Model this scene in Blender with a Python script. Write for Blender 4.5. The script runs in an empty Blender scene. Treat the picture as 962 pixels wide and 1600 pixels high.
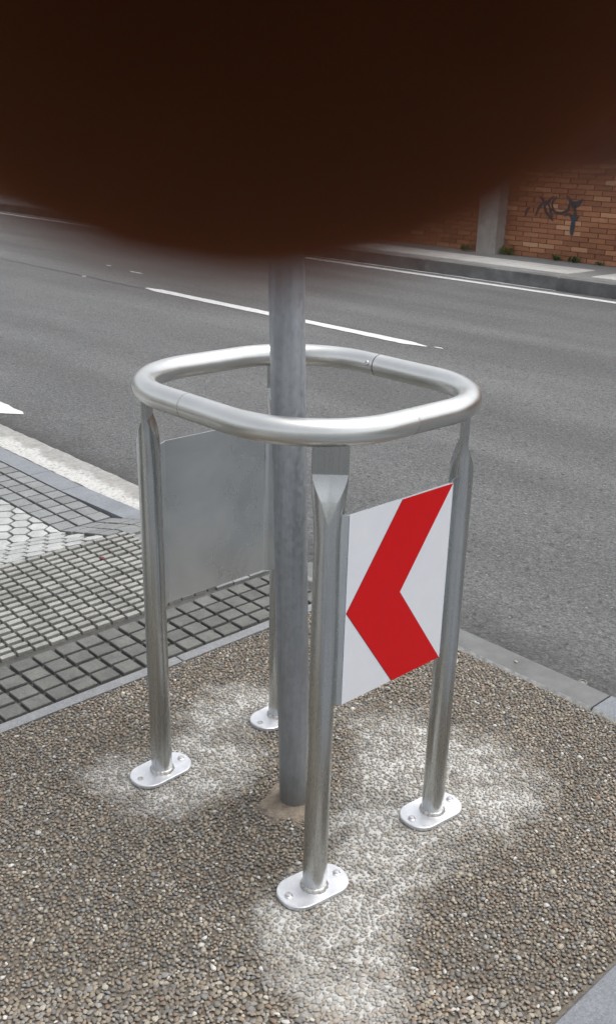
import bpy, math, random
import numpy as np
from mathutils import Matrix, Vector, Euler

random.seed(7)
RNG = np.random.default_rng(11)
SC = bpy.context.scene
COL = SC.collection
PI = math.pi

# ------------------------------------------------------------------ camera
CAM_POS = Vector((1.421, -1.335, 1.455))
CAM_ROT = Matrix(((0.68452, -0.27312, 0.67590), (0.72849, 0.22176, -0.64817), (0.02714, 0.93607, 0.35076)))
cam_d = bpy.data.cameras.new('camera')
cam = bpy.data.objects.new('camera', cam_d)
COL.objects.link(cam)
cam.matrix_world = Matrix.Translation(CAM_POS) @ CAM_ROT.to_4x4()
cam_d.sensor_fit = 'VERTICAL'
cam_d.sensor_height = 24.0
cam_d.lens = 1550.7 / 1600 * 24.0
cam_d.clip_start = 0.003
cam_d.clip_end = 600
cam_d.dof.use_dof = True
cam_d.dof.focus_distance = 2.0
cam_d.dof.aperture_fstop = 24.0
SC.camera = cam

# ------------------------------------------------------------------ light
SUN_EL, SUN_AZ = math.radians(68), math.radians(60)     # azimuth measured from +X, counter-clockwise
w = bpy.data.worlds.new('World')
SC.world = w
w.use_nodes = True
wn = w.node_tree
bg = wn.nodes['Background']
sky = wn.nodes.new('ShaderNodeTexSky')
sky.sky_type = 'NISHITA'
sky.sun_disc = False
sky.sun_elevation = SUN_EL
sky.sun_rotation = math.radians(90) - SUN_AZ
sky.dust_density = 4.0
sky.air_density = 1.0
hs = wn.nodes.new('ShaderNodeHueSaturation')
hs.inputs['Saturation'].default_value = 0.22
wn.links.new(sky.outputs[0], hs.inputs['Color'])
wn.links.new(hs.outputs[0], bg.inputs['Color'])
bg.inputs['Strength'].default_value = 0.15
sl = bpy.data.lights.new('sun', 'SUN')
sl.energy = 1.0
sl.angle = math.radians(50)
sl.color = (1.0, 0.96, 0.9)
sun = bpy.data.objects.new('sun', sl)
COL.objects.link(sun)
sd = Vector((math.cos(SUN_EL) * math.cos(SUN_AZ), math.cos(SUN_EL) * math.sin(SUN_AZ), math.sin(SUN_EL)))
sun.rotation_euler = sd.to_track_quat('Z', 'Y').to_euler()
SC.view_settings.view_transform = 'Standard'
SC.view_settings.look = 'None'
SC.view_settings.exposure = 0.85
SC.view_settings.gamma = 1.0

# ------------------------------------------------------------------ materials
class NT:
    def __init__(s, name):
        s.m = bpy.data.materials.new(name)
        s.m.use_nodes = True
        s.t = s.m.node_tree
        s.b = s.t.nodes['Principled BSDF']
        s._co = None
    def n(s, typ, **kw):
        o = s.t.nodes.new(typ)
        for k, v in kw.items():
            setattr(o, k, v)
        return o
    def l(s, a, b):
        s.t.links.new(a, b)
    def co(s, kind='Object', scale=(1, 1, 1)):
        tc = s.n('ShaderNodeTexCoord')
        if scale == (1, 1, 1):
            return tc.outputs[kind]
        mp = s.n('ShaderNodeMapping')
        mp.inputs['Scale'].default_value = scale
        s.l(tc.outputs[kind], mp.inputs['Vector'])
        return mp.outputs[0]
    def world(s, scale=(1, 1, 1)):
        g = s.n('ShaderNodeNewGeometry')
        if scale == (1, 1, 1):
            return g.outputs['Position']
        mp = s.n('ShaderNodeMapping')
        mp.inputs['Scale'].default_value = scale
        s.l(g.outputs['Position'], mp.inputs['Vector'])
        return mp.outputs[0]
    def noise(s, v, scale, detail=4, rough=.55, dist=0):
        o = s.n('ShaderNodeTexNoise')
        o.inputs['Scale'].default_value = scale
        o.inputs['Detail'].default_value = detail
        o.inputs['Roughness'].default_value = rough
        o.inputs['Distortion'].default_value = dist
        s.l(v, o.inputs['Vector'])
        return o.outputs['Fac']
    def voro(s, v, scale, feature='F1', out='Distance'):
        o = s.n('ShaderNodeTexVoronoi', feature=feature)
        o.inputs['Scale'].default_value = scale
        s.l(v, o.inputs['Vector'])
        return o.outputs[out]
    def ramp(s, f, stops, interp='LINEAR'):
        o = s.n('ShaderNodeValToRGB')
        o.color_ramp.interpolation = interp
        e = o.color_ramp.elements
        while len(e) < len(stops):
            e.new(.5)
        for i, (p, c) in enumerate(stops):
            e[i].position = p
            if not isinstance(c, (tuple, list)):
                c = (c, c, c)
            e[i].color = (*c[:3], 1)
        s.l(f, o.inputs[0])
        return o.outputs[0]
    def mix(s, f, a, b, mode='MIX'):
        o = s.n('ShaderNodeMix', data_type='RGBA', blend_type=mode)
        for i, v in ((0, f), (6, a), (7, b)):
            if isinstance(v, (int, float)):
                o.inputs[i].default_value = v if i == 0 else (v, v, v, 1)
            elif isinstance(v, tuple):
                o.inputs[i].default_value = (*v[:3], 1)
            else:
                s.l(v, o.inputs[i])
        return o.outputs[2]
    def math(s, op, a, b=0.0, c=None):
        o = s.n('ShaderNodeMath', operation=op)
        for i, v in enumerate((a, b) if c is None else (a, b, c)):
            if isinstance(v, (int, float)):
                o.inputs[i].default_value = v
            else:
                s.l(v, o.inputs[i])
        return o.outputs[0]
    def sep(s, v):
        o = s.n('ShaderNodeSeparateXYZ')
        s.l(v, o.inputs[0])
        return o.outputs
    def rand(s):
        return s.n('ShaderNodeObjectInfo').outputs['Random']
    def bump(s, h, strength=.3, dist=.002):
        o = s.n('ShaderNodeBump')
        o.inputs['Strength'].default_value = strength
        o.inputs['Distance'].default_value = dist
        s.l(h, o.inputs['Height'])
        s.l(o.outputs[0], s.b.inputs['Normal'])
    def set(s, color=None, rough=None, metal=None, spec=None):
        for k, v in (('Base Color', color), ('Roughness', rough), ('Metallic', metal), ('Specular IOR Level', spec)):
            if v is None:
                continue
            if isinstance(v, tuple):
                s.b.inputs[k].default_value = (*v[:3], 1)
            elif isinstance(v, (int, float)):
                s.b.inputs[k].default_value = v
            else:
                s.l(v, s.b.inputs[k])
        return s.m

def concrete(name, lo, hi, scale=14, rough=.8, speck=True, jitter=0.0, bump=.35):
    t = NT(name)
    p = t.world()
    a = t.noise(p, scale, 6, .65)
    c = t.ramp(a, [(.28, lo), (.72, hi)])
    f = t.noise(p, 420, 2, .7)
    c = t.mix(.55, c, t.ramp(f, [(.3, .35), (.7, .65)]), 'OVERLAY')
    if speck:
        v = t.voro(p, 260, out='Color')
        c = t.mix(.22, c, v_gray(t, v), 'OVERLAY')
    if jitter:
        r = t.ramp(t.rand(), [(0, .5 - jitter), (1, .5 + jitter)])
        c = t.mix(.8, c, r, 'OVERLAY')
    t.bump(t.noise(p, 330, 4, .7), bump, .002)
    return t.set(c, rough)

def v_gray(t, v):
    o = t.n('ShaderNodeRGBToBW')
    t.l(v, o.inputs[0])
    return o.outputs[0]

def stainless(name, axis='Z', base=(.50, .515, .515), r0=.22, r1=.42):
    t = NT(name)
    sc = {'Z': (110, 110, .8), 'N': (9, 9, 9)}[axis]
    st = t.noise(t.co('Object', sc), 1.6, 4, .6)
    bl = t.noise(t.co('Object'), 9, 4, .6, .5)
    fine = t.noise(t.co('Object', (260, 260, 9)), 1.0, 2, .6)
    c = t.mix(.6, base, t.ramp(st, [(.3, .42), (.7, .565)]), 'OVERLAY')
    c = t.mix(.25, c, t.ramp(bl, [(.3, (.44, .44, .42)), (.7, (.56, .56, .55))]), 'OVERLAY')
    rr = t.math('ADD', t.math('MULTIPLY', t.ramp(st, [(.25, 0.), (.75, 1.)]), (r1 - r0) * .3), t.math('MULTIPLY', t.ramp(bl, [(.3, 0.), (.75, 1.)]), (r1 - r0) * .25))
    rr = t.math('ADD', rr, r0)
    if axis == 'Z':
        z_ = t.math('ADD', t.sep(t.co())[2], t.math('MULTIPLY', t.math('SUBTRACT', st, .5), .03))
        c = t.mix(t.ramp(t.math('MULTIPLY_ADD', z_, 10, -8.7), [(.0, 0.), (.35, .5)]), c, (.20, .195, .18))  # dark reflection on the flattened leg top, painted into the steel colour
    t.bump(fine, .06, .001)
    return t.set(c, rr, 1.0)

M = {}
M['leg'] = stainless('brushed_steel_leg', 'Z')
M['rail'] = stainless('brushed_steel_rail', 'N', (.62, .625, .61), .26, .44)
t = NT('weld'); M['weld'] = t.set(t.ramp(t.noise(t.co(), 160, 3), [(.3, (.30, .28, .26)), (.7, (.60, .59, .57))]), .42, 1.0)
t = NT('dark_gap'); M['dark'] = t.set((.03, .03, .03), .5, .6)
# base plates: zinc-bright, finely scratched
t = NT('plate_metal')
n_ = t.noise(t.world(), 26, 5, .6)
c_ = t.ramp(n_, [(.3, (.56, .57, .59)), (.7, (.70, .71, .73))])
c_ = t.mix(.4, c_, t.ramp(t.noise(t.world((90, 420, 1)), 1.2, 3), [(.3, .38), (.7, .6)]), 'OVERLAY')
t.bump(t.noise(t.world(), 300, 3), .08, .001)
M['plate'] = t.set(c_, t.ramp(n_, [(.3, .36), (.7, .52)]), .72)
t = NT('bolt_metal'); M['bolt'] = t.set((.55, .55, .56), .33, 1.0)
# galvanised post: spangle, streaks, dull
t = NT('galvanised')
v_ = v_gray(t, t.voro(t.co('Object', (1, 1, .6)), 150, out='Color'))
c_ = t.mix(t.ramp(v_, [(.2, 0.), (.8, 1.)]), (.275, .292, .31), (.325, .343, .365))
c_ = t.mix(.7, c_, t.ramp(t.noise(t.co('Object', (30, 30, 1.5)), 1.3, 5, .65), [(.3, .33), (.7, .62)]), 'OVERLAY')
c_ = t.mix(t.ramp(t.noise(t.co(), 18, 5, .7), [(.62, 0.), (.75, .6)]), c_, (.36, .35, .33))
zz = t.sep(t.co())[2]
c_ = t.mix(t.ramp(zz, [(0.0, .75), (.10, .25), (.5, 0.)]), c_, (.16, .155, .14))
t.bump(t.noise(t.co('Object', (60, 60, 12)), 2, 4), .12, .002)
M['galv'] = t.set(c_, t.ramp(v_, [(.2, .42), (.8, .60)]), .55)
# bare sign back
t = NT('sheet_metal')
n_ = t.noise(t.co('Object', (1, 1, 1)), 6, 4, .6, .4)
c_ = t.ramp(n_, [(.3, (.54, .58, .60)), (.7, (.68, .71, .72))])
c_ = t.mix(.12, c_, t.ramp(t.noise(t.co(), 14, 3), [(.3, .42), (.7, .58)]), 'OVERLAY')
M['sheet'] = t.set(c_, t.ramp(n_, [(.3, .24), (.7, .34)]), .95)
t = NT('reflective_white')
c_ = t.mix(.35, (.60, .615, .645), t.ramp(t.noise(t.co(), 30, 4), [(.3, .44), (.7, .54)]), 'OVERLAY')
M['white'] = t.set(c_, .4, spec=.3)
t = NT('reflective_red')
c_ = t.mix(.35, (.50, .004, .006), t.ramp(t.noise(t.co(), 40, 5, .7), [(.3, .42), (.7, .54)]), 'OVERLAY')
M['red'] = t.set(c_, .45, spec=.22)
t = NT('line_dark'); M['edge'] = t.set((.10, .02, .03), .5)

M['block'] = concrete('block_concrete', (.068, .070, .066), (.118, .118, .110), 14, .8, jitter=.10)
M['slat'] = concrete('slat_concrete', (.15, .15, .14), (.27, .27, .25), 9, .7, jitter=.08)
M['hex'] = concrete('hex_concrete', (.24, .248, .243), (.37, .38, .37), 12, .65, jitter=.06)
M['grid'] = concrete('grid_concrete', (.13, .137, .137), (.19, .197, .197), 14, .7, jitter=.08)
M['joint'] = concrete('joint_dirt', (.036, .036, .034), (.072, .070, .065), 30, .9)
M['granite'] = concrete('granite', (.13, .142, .16), (.185, .197, .215), 9, .65)
M['strip'] = concrete('strip_concrete', (.13, .135, .142), (.20, .204, .21), 10, .75)
M['path'] = concrete('path_concrete', (.11, .12, .135), (.16, .17, .185), 7, .75)
M['ground'] = concrete('ground_concrete', (.16, .16, .155), (.24, .24, .23), 5, .85)
M['farwalk'] = concrete('far_walk_concrete', (.15, .152, .15), (.22, .22, .215), 3, .85)
M['fartile'] = concrete('far_white_tile', (.40, .40, .385), (.50, .50, .48), 5, .8, jitter=.05)
# kerb stone with darker, grimier middle and pale worn arris
t = NT('kerb_stone')
p_ = t.world()
c_ = t.ramp(t.noise(p_, 9, 6, .7), [(.3, (.085, .087, .086)), (.7, (.14, .143, .143))])
c_ = t.mix(.5, c_, t.ramp(t.noise(p_, 380, 2, .7), [(.3, .33), (.7, .66)]), 'OVERLAY')
t.bump(t.noise(p_, 300, 4, .7), .4, .002)
M['kerb'] = t.set(c_, .75)
M['kerb_pale'] = concrete('pale_kerb_stone', (.125, .137, .155), (.175, .188, .205), 9, .75)
t = NT('kerb_arris'); c_ = t.ramp(t.noise(t.world(), 60, 4), [(.35, (.20, .205, .203)), (.65, (.34, .345, .335))]); M['arris'] = t.set(c_, .8)
# far kerb face: dirty
t = NT('far_kerb')
p_ = t.world()
c_ = t.ramp(t.noise(p_, 2.2, 7, .7), [(.3, (.075, .077, .075)), (.55, (.15, .152, .15)), (.75, (.26, .26, .25))])
t.bump(t.noise(p_, 60, 4), .4, .01)
M['farkerb'] = t.set(c_, .9)
# rough gutter concrete with lime
t = NT('gutter_concrete')
p_ = t.world()
c_ = t.ramp(t.noise(p_, 30, 6, .7), [(.3, (.18, .18, .173)), (.7, (.32, .32, .305))])
c_ = t.mix(.5, c_, t.ramp(t.noise(p_, 200, 3, .7), [(.3, .30), (.7, .68)]), 'OVERLAY')
yy = t.sep(p_)[1]
band = t.math('ADD', yy, t.math('MULTIPLY', t.math('SUBTRACT', t.noise(p_, 9, 5, .7), .5), .22))
msk = t.ramp(t.math('MULTIPLY_ADD', band, 3.2, -2.8), [(0.05, .75), (.30, .85), (.42, 0.)])
msk = t.mix(1.0, msk, t.ramp(t.noise(p_, 55, 4, .75), [(.36, 0.), (.52, 1.)]), 'MULTIPLY')
c_ = t.mix(msk, c_, (.48, .48, .465))
t.bump(t.noise(p_, 120, 5, .75), .7, .006)
M['gutter'] = t.set(c_, .85)
# asphalt
t = NT('asphalt')
p_ = t.world()
big = t.noise(t.world((.35, 1, 1)), 1.3, 5, .6)
c_ = t.ramp(big, [(.3, (.080, .082, .084)), (.7, (.108, .110, .111))])
sp = t.noise(p_, 130, 5, .75)
c_ = t.mix(.75, c_, t.ramp(sp, [(.34, .08), (.5, .5), (.66, .90)]), 'OVERLAY')
v_ = t.voro(p_, 85, out='Distance')
md = t.noise(p_, 48, 3, .7)
c_ = t.mix(.45, c_, t.ramp(md, [(.34, .22), (.66, .76)]), 'OVERLAY')
lane = t.noise(t.world((.12, 1.6, 1)), 1.0, 3, .5)
c_ = t.mix(.5, c_, t.ramp(lane, [(.35, .36), (.65, .62)]), 'OVERLAY')
pit = t.noise(p_, 34, 3, .6)
c_ = t.mix(t.ramp(pit, [(.61, 0.), (.68, .8)]), c_, (.030, .030, .031))
wv = v_gray(t, t.voro(p_, 120, out='Color'))
c_ = t.mix(t.ramp(wv, [(.90, 0.), (.94, .6)]), c_, (.27, .26, .24))
yy = t.sep(p_)[1]
d_ = t.math('ADD', yy, t.math('MULTIPLY', t.math('SUBTRACT', t.noise(p_, 6, 5, .7), .5), .35))
c_ = t.mix(t.ramp(t.math('MULTIPLY_ADD', d_, 2.0, -2.0), [(0.0, .9), (.25, .6), (.7, 0.)]), c_, (.026, .025, .024))
t.bump(t.math('ADD', sp, t.math('MULTIPLY', v_, 1.2)), .55, .006)
M['asphalt'] = t.set(c_, .82, spec=.35)
t = NT('tar_seam'); M['tar'] = t.set((.085, .086, .088), .8)
# road paint
t = NT('road_paint')
p_ = t.world()
c_ = t.ramp(t.noise(p_, 30, 6, .75), [(.30, (.34, .34, .34)), (.48, (.50, .505, .505)), (.7, (.62, .63, .63))])
t.bump(t.noise(p_, 220, 3), .4, .003)
M['paint'] = t.set(c_, .7)
# brick
t = NT('brick')
p_ = t.world()
c_ = t.ramp(t.rand(), [(0, (.235, .096, .049)), (.35, (.305, .128, .064)), (.7, (.35, .152, .077)), (.93, (.41, .195, .105)), (1, (.53, .31, .185))])
c_ = t.mix(.6, c_, t.ramp(t.noise(p_, 18, 6, .7), [(.3, .36), (.7, .60)]), 'OVERLAY')
t.bump(t.noise(p_, 90, 4), .4, .006)
M['brick'] = t.set(c_, .88)
t = NT('brick_mass')
p_ = t.world()
a_ = t.n('ShaderNodeAttribute'); a_.attribute_name = 'rnd'
c_ = t.ramp(a_.outputs['Fac'], [(0, (.235, .096, .049)), (.35, (.305, .128, .064)), (.7, (.35, .152, .077)), (.93, (.41, .195, .105)), (1, (.53, .31, .185))])
c_ = t.mix(.6, c_, t.ramp(t.noise(p_, 18, 6, .7), [(.3, .36), (.7, .60)]), 'OVERLAY')
M['brick_mass'] = t.set(c_, .88)
M['mortar'] = concrete('mortar', (.21, .115, .073), (.29, .165, .107), 20, .9)
t = NT('spray_paint')
c_ = t.ramp(t.noise(t.world(), 5, 3), [(.4, (.022, .022, .026)), (.62, (.028, .038, .06))])
M['spray'] = t.set(c_, .6)
t = NT('pillar_concrete')
p_ = t.world()
c_ = t.ramp(t.noise(p_, 6, 7, .7), [(.3, (.27, .26, .24)), (.7, (.42, .41, .38))])
c_ = t.mix(.5, c_, t.ramp(t.noise(t.world((20, 20, 2)), 1, 4), [(.3, .38), (.7, .58)]), 'OVERLAY')
t.bump(t.noise(p_, 60, 4), .4, .01)
M['pillar'] = t.set(c_, .9)
t = NT('weed'); c_ = t.ramp(t.rand(), [(0, (.05, .075, .02)), (1, (.10, .12, .035))]); M['weed'] = t.set(c_, .6)
# pebbles
t = NT('pebble')
a_ = t.n('ShaderNodeAttribute'); a_.attribute_name = 'pcol'
c_ = t.mix(.55, a_.outputs['Color'], t.ramp(t.noise(t.world(), 210, 4, .65), [(.3, .33), (.7, .63)]), 'OVERLAY')
d_ = t.n('ShaderNodeAttribute'); d_.attribute_name = 'dust'
dn = t.math('ADD', d_.outputs['Fac'], t.math('MULTIPLY', t.math('SUBTRACT', t.noise(t.world(), 260, 4, .7), .5), .9))
c_ = t.mix(t.ramp(dn, [(.20, 0.), (1.0, .68)]), c_, (.36, .355, .335))
M['pebble'] = t.set(c_, .62, spec=.4)
t = NT('pebble_matrix')
d_ = t.n('ShaderNodeAttribute'); d_.attribute_name = 'dust'
p_ = t.world()
c_ = t.ramp(t.noise(p_, 60, 5, .7), [(.3, (.075, .064, .050)), (.7, (.15, .132, .108))])
dn = t.math('ADD', d_.outputs['Fac'], t.math('MULTIPLY', t.math('SUBTRACT', t.noise(p_, 120, 4, .7), .5), .8))
c_ = t.mix(t.ramp(dn, [(.15, 0.), (.75, 1.)]), c_, t.ramp(t.noise(p_, 160, 4), [(.3, (.37, .365, .345)), (.7, (.50, .495, .475))]))
t.bump(t.noise(p_, 240, 4, .7), .6, .003)
M['matrix'] = t.set(c_, .92)
t = NT('sand_mortar')
p_ = t.world()
c_ = t.ramp(t.noise(p_, 50, 6, .7), [(.3, (.15, .118, .088)), (.7, (.27, .225, .175))])
t.bump(t.noise(p_, 130, 5, .7), .8, .006)
M['sand'] = t.set(c_, .92)
t = NT('skin')
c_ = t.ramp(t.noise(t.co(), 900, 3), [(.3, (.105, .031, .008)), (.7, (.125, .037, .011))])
t.b.inputs['Subsurface Weight'].default_value = 1.0
t.b.inputs['Subsurface Radius'].default_value = (1.0, .30, .12)
t.b.inputs['Subsurface Scale'].default_value = .0050
M['skin'] = t.set(c_, .8, spec=.08)
t = NT('nail'); M['nail'] = t.set((.5, .3, .25), .3)
t = NT('phone_plastic'); M['unseen_phone'] = t.set((.012, .012, .013), .45)
t = NT('red_scrap'); M['scrap'] = t.set((.09, .018, .022), .7)
t = NT('small_stone'); M['stone'] = t.set((.34, .30, .24), .8)
t = NT('cap_metal'); M['cap'] = t.set((.16, .16, .15), .5, .5)
t = NT('chalk'); M['chalk'] = t.set((.6, .6, .58), .8)

# ------------------------------------------------------------------ mesh helpers
def link(o, parent=None):
    COL.objects.link(o)
    if parent is not None:
        o.parent = parent
    return o

def mesh(name, verts, faces, mat, smooth=False):
    me = bpy.data.meshes.new(name)
    me.from_pydata([tuple(v) for v in verts], [], [tuple(f) for f in faces])
    me.update()
    me.materials.append(mat)
    if smooth:
        me.polygons.foreach_set('use_smooth', [True] * len(me.polygons))
    return me

def autosmooth(me, ang=40):
    me.polygons.foreach_set('use_smooth', [True] * len(me.polygons))
    me.set_sharp_from_angle(angle=math.radians(ang))
    return me

def obj(name, me, parent=None, loc=None, rot=None):
    o = bpy.data.objects.new(name, me)
    if loc is not None:
        o.location = loc
    if rot is not None:
        o.rotation_euler = rot
    return link(o, parent)

def tag(o, label=None, cat=None, group=None, kind=None):
    for k, v in (('label', label), ('category', cat), ('group', group), ('kind', kind)):
        if v:
            o[k] = v
    return o

def thing(name, label, cat, loc=(0, 0, 0), group=None):
    return tag(obj(name, None, None, loc), label, cat, group)

class MB:
    def __init__(s):
        s.v, s.f = [], []
    def add(s, verts, faces):
        o = len(s.v)
        s.v += [tuple(v) for v in verts]
        s.f += [tuple(i + o for i in f) for f in faces]
        return s
    def box(s, x0, x1, y0, y1, z0, z1):
        return s.add([(x0, y0, z0), (x1, y0, z0), (x1, y1, z0), (x0, y1, z0), (x0, y0, z1), (x1, y0, z1), (x1, y1, z1), (x0, y1, z1)],
                     [(3, 2, 1, 0), (4, 5, 6, 7), (0, 1, 5, 4), (1, 2, 6, 5), (2, 3, 7, 6), (3, 0, 4, 7)])
    def prism(s, poly, z0, z1, ch=0.0):
        """outline poly (counter-clockwise) extruded, with a small chamfer round the top"""
        n = len(poly)
        cx = sum(p[0] for p in poly) / n; cy = sum(p[1] for p in poly) / n
        rings = [[(x, y, z0) for x, y in poly]]
        if ch:
            rings.append([(x, y, z1 - ch) for x, y in poly])
            ins = []
            for x, y in poly:
                d = math.hypot(x - cx, y - cy)
                k = max(0, (d - ch * 1.3) / d)
                ins.append((cx + (x - cx) * k, cy + (y - cy) * k, z1))
            rings.append(ins)
        else:
            rings.append([(x, y, z1) for x, y in poly])
        v = [p for r in rings for p in r]
        f = []
        for k in range(len(rings) - 1):
            for i in range(n):
                j = (i + 1) % n
                f.append((k * n + i, k * n + j, (k + 1) * n + j, (k + 1) * n + i))
        f.append(tuple(range((len(rings) - 1) * n, len(rings) * n)))
        f.append(tuple(reversed(range(n))))
        return s.add(v, f)
    def lathe(s, prof, n=24, c=(0, 0, 0), wob=None):
        v, f = [], []
        for k, (r, z) in enumerate(prof):
            for i in range(n):
                a = 2 * PI * i / n
                rr = r * (1 + (wob(i, k) if wob else 0))
                v.append((c[0] + rr * math.cos(a), c[1] + rr * math.sin(a), c[2] + z))
        for k in range(len(prof) - 1):
            for i in range(n):
                j = (i + 1) % n
                f.append((k * n + i, k * n + j, (k + 1) * n + j, (k + 1) * n + i))
        f.append(tuple(range((len(prof) - 1) * n, len(prof) * n)))
        f.append(tuple(reversed(range(n))))
        return s.add(v, f)
    def mesh(s, name, mat, smooth=None):
        me = mesh(name, s.v, s.f, mat)
        if smooth:
            autosmooth(me, smooth)
        return me

def vnoise(x, y, seed=0):
    """smooth value noise on arrays, 0..1"""
    x = np.asarray(x, float); y = np.asarray(y, float)
    xi = np.floor(x).astype(np.int64); yi = np.floor(y).astype(np.int64)
    fx = x - xi; fy = y - yi
    fx = fx * fx * (3 - 2 * fx); fy = fy * fy * (3 - 2 * fy)
    def h(a, b):
        n = (a * 374761393 + b * 668265263 + seed * 974711) & 0x7fffffff
        n = ((n ^ (n >> 13)) * 1274126177) & 0x7fffffff
        return ((n ^ (n >> 16)) & 0xffff) / 65535.0
    return (h(xi, yi) * (1 - fx) + h(xi + 1, yi) * fx) * (1 - fy) + (h(xi, yi + 1) * (1 - fx) + h(xi + 1, yi + 1) * fx) * fy

def fbm(x, y, seed=0, o=4):
    r = 0; a = .5; s = 0
    for k in range(o):
        r = r + a * vnoise(x * 2 ** k, y * 2 ** k, seed + k); s += a; a *= .5
    return r / s

ROAD_Z = -0.08
FAR_Z = 0.07
PAD_X0, PAD_X1, PAD_Y0, PAD_Y1 = -0.695, 0.7755, -1.30, 0.893

# ------------------------------------------------------------------ ground, road, far side
def sheet(name, x0, x1, y0, y1, z, mat, parent=None):
    return obj(name, mesh(name, [(x0, y0, z), (x1, y0, z), (x1, y1, z), (x0, y1, z)], [(0, 1, 2, 3)], mat), parent)

tag(sheet('ground', -400, 400, -400, 400, -.16, M['ground']), kind='structure')
road = tag(sheet('road', -300, 300, 0.95, 8.75, ROAD_Z, M['asphalt']), kind='structure')

def ragged_strip(name, x0, x1, y0, y1, z, mat, parent, n=60, amp=.012, fade=0):
    v, f = [], []
    for i in range(n + 1):
        x = x0 + (x1 - x0) * i / n
        a = (random.random() - .5) * amp; b = (random.random() - .5) * amp
        e = 1
        if fade:
            e = min(1, i / fade, (n - i) / fade) if i not in (0, n) else .15
            e = max(.25, e)
        m = (y0 + y1) / 2
        v += [(x, m + (y0 - m) * e + a, z), (x, m + (y1 - m) * e + b, z)]
    for i in range(n):
        f.append((2 * i, 2 * i + 2, 2 * i + 3, 2 * i + 1))
    return obj(name, mesh(name, v, f, mat), parent)

RM = ROAD_Z + .004
ragged_strip('edge_line', -60, 20, 8.33, 8.45, RM, M['paint'], road, 500, .012)
ragged_strip('kerb_line', -60, -5.0, 8.60, 8.655, RM, M['paint'], road, 400, .03)
ragged_strip('centre_dash', -7.62, -3.70, 4.775, 4.905, RM, M['paint'], road, 40, .012, 2)
ragged_strip('centre_dash', -21.5, -16.5, 4.66, 4.79, RM, M['paint'], road, 40, .012, 2)
ragged_strip('centre_dash', 5.5, 10.5, 4.90, 5.03, RM, M['paint'], road, 40, .012, 2)
ragged_strip('paint_scrap', -8.90, -8.62, 5.46, 5.50, RM, M['paint'], road, 8, .01, 2)
ragged_strip('paint_scrap', -9.55, -9.44, 5.55, 5.59, RM, M['paint'], road, 6, .012, 2)
ragged_strip('paint_scrap', -8.82, -8.74, 4.76, 4.81, RM, M['paint'], road, 6, .012, 2)
ragged_strip('paint_scrap', -3.66, -3.56, 4.87, 4.90, RM, M['paint'], road, 6, .012, 2)
ragged_strip('seam', -40, -7.66, 4.79, 4.85, RM, M['tar'], road, 160, .04)
# worn white mark at the left edge of the view
vv = [(-5.6, 1.17), (-4.6, 1.20), (-4.2, 1.215), (-3.98, 1.20), (-3.86, 1.215), (-3.80, 1.27), (-3.745, 1.32), (-3.80, 1.343), (-3.90, 1.338), (-3.99, 1.352), (-4.10, 1.350), (-4.4, 1.36), (-5.6, 1.36)]
obj('white_marking', mesh('white_marking', [(a, b, RM) for a, b in vv], [tuple(range(len(vv)))], M['paint']), road)

# far kerb and far footpath
fk = tag(obj('far_kerb', None), kind='structure')
x = -40.0
while x < 14:
    L = 1.0
    obj('kerb_stone', MB().prism([(0, 0), (L - .004, 0), (L - .004, .16), (0, .16)], -.16, FAR_Z + random.uniform(-.004, .004), .012).mesh('far_kerb_stone', M['farkerb']), fk, (x, 8.66 + random.uniform(-.006, .006), 0))
    x += L
fp = tag(obj('far_footpath', MB().box(-60, 30, 8.825, 10.6, -.16, FAR_Z - .003).mesh('far_footpath', M['farwalk'])), kind='structure')
tile_me = MB().prism([(-.1, -.1), (.098, -.1), (.098, .098), (-.1, .098)], -.02, .006, .006).mesh('far_tile', M['fartile'])
for x0, x1 in ((-14.0, -5.12), (-4.86, -2.0)):
    n = int((x1 - x0) / .2)
    for i in range(n):
        for j in range(3):
            obj('tile', tile_me, fp, (x1 - .1 - i * .2, 9.13 + j * .2, FAR_Z), (0, 0, 0))

# brick wall
WY = 10.23
wall = thing('brick_wall', 'long red brown brick wall beyond the far footpath', 'brick wall', (-7, WY, FAR_Z))
obj('mortar_core', MB().box(-60, 25, WY + .008, WY + .34, -.16, 3.05).mesh('mortar_core', M['mortar']), wall).matrix_parent_inverse = Matrix.Translation((7, -WY, -FAR_Z))
def setp(o, p):
    o.parent = p
    o.matrix_parent_inverse = Matrix.Translation(-p.location)
    return o
bricks = [MB().prism([(-.119, -.006 - k * .002), (.119, -.006), (.119, .06), (-.119, .06)], -.027, .027).mesh('brick', M['brick']) for k in range(3)]
bp_, bf_, br_ = [], [], []
bxv = np.array([(-.119, -.006, -.027), (.119, -.006, -.027), (.119, .06, -.027), (-.119, .06, -.027), (-.119, -.006, .027), (.119, -.006, .027), (.119, .06, .027), (-.119, .06, .027)])
bxf = [(3, 2, 1, 0), (4, 5, 6, 7), (0, 1, 5, 4), (1, 2, 6, 5), (2, 3, 7, 6), (3, 0, 4, 7)]
PX0, PX1 = -7.25, -6.93
for r in range(46):
    z = FAR_Z + .03 + r * .064
    off = (r % 2) * .125 + random.uniform(-.01, .01)
    for i in range(-150, 80):
        x = i * .25 + off
        if PX0 + .02 < x < PX1 - .02:
            continue
        y = WY + random.uniform(-.005, .004)
        if -8.05 < x < -5.05 and r < 22:
            setp(obj('brick', random.choice(bricks), wall, (x, y, z)), wall)
        else:
            o = len(bp_) * 8
            bp_.append(bxv + (x, y, z)); bf_ += [tuple(q + o for q in f) for f in bxf]; br_ += [random.random()] * 8
me = mesh('far_bricks', np.concatenate(bp_), bf_, M['brick_mass'])
at = me.attributes.new('rnd', 'FLOAT', 'POINT'); at.data.foreach_set('value', br_)
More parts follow.
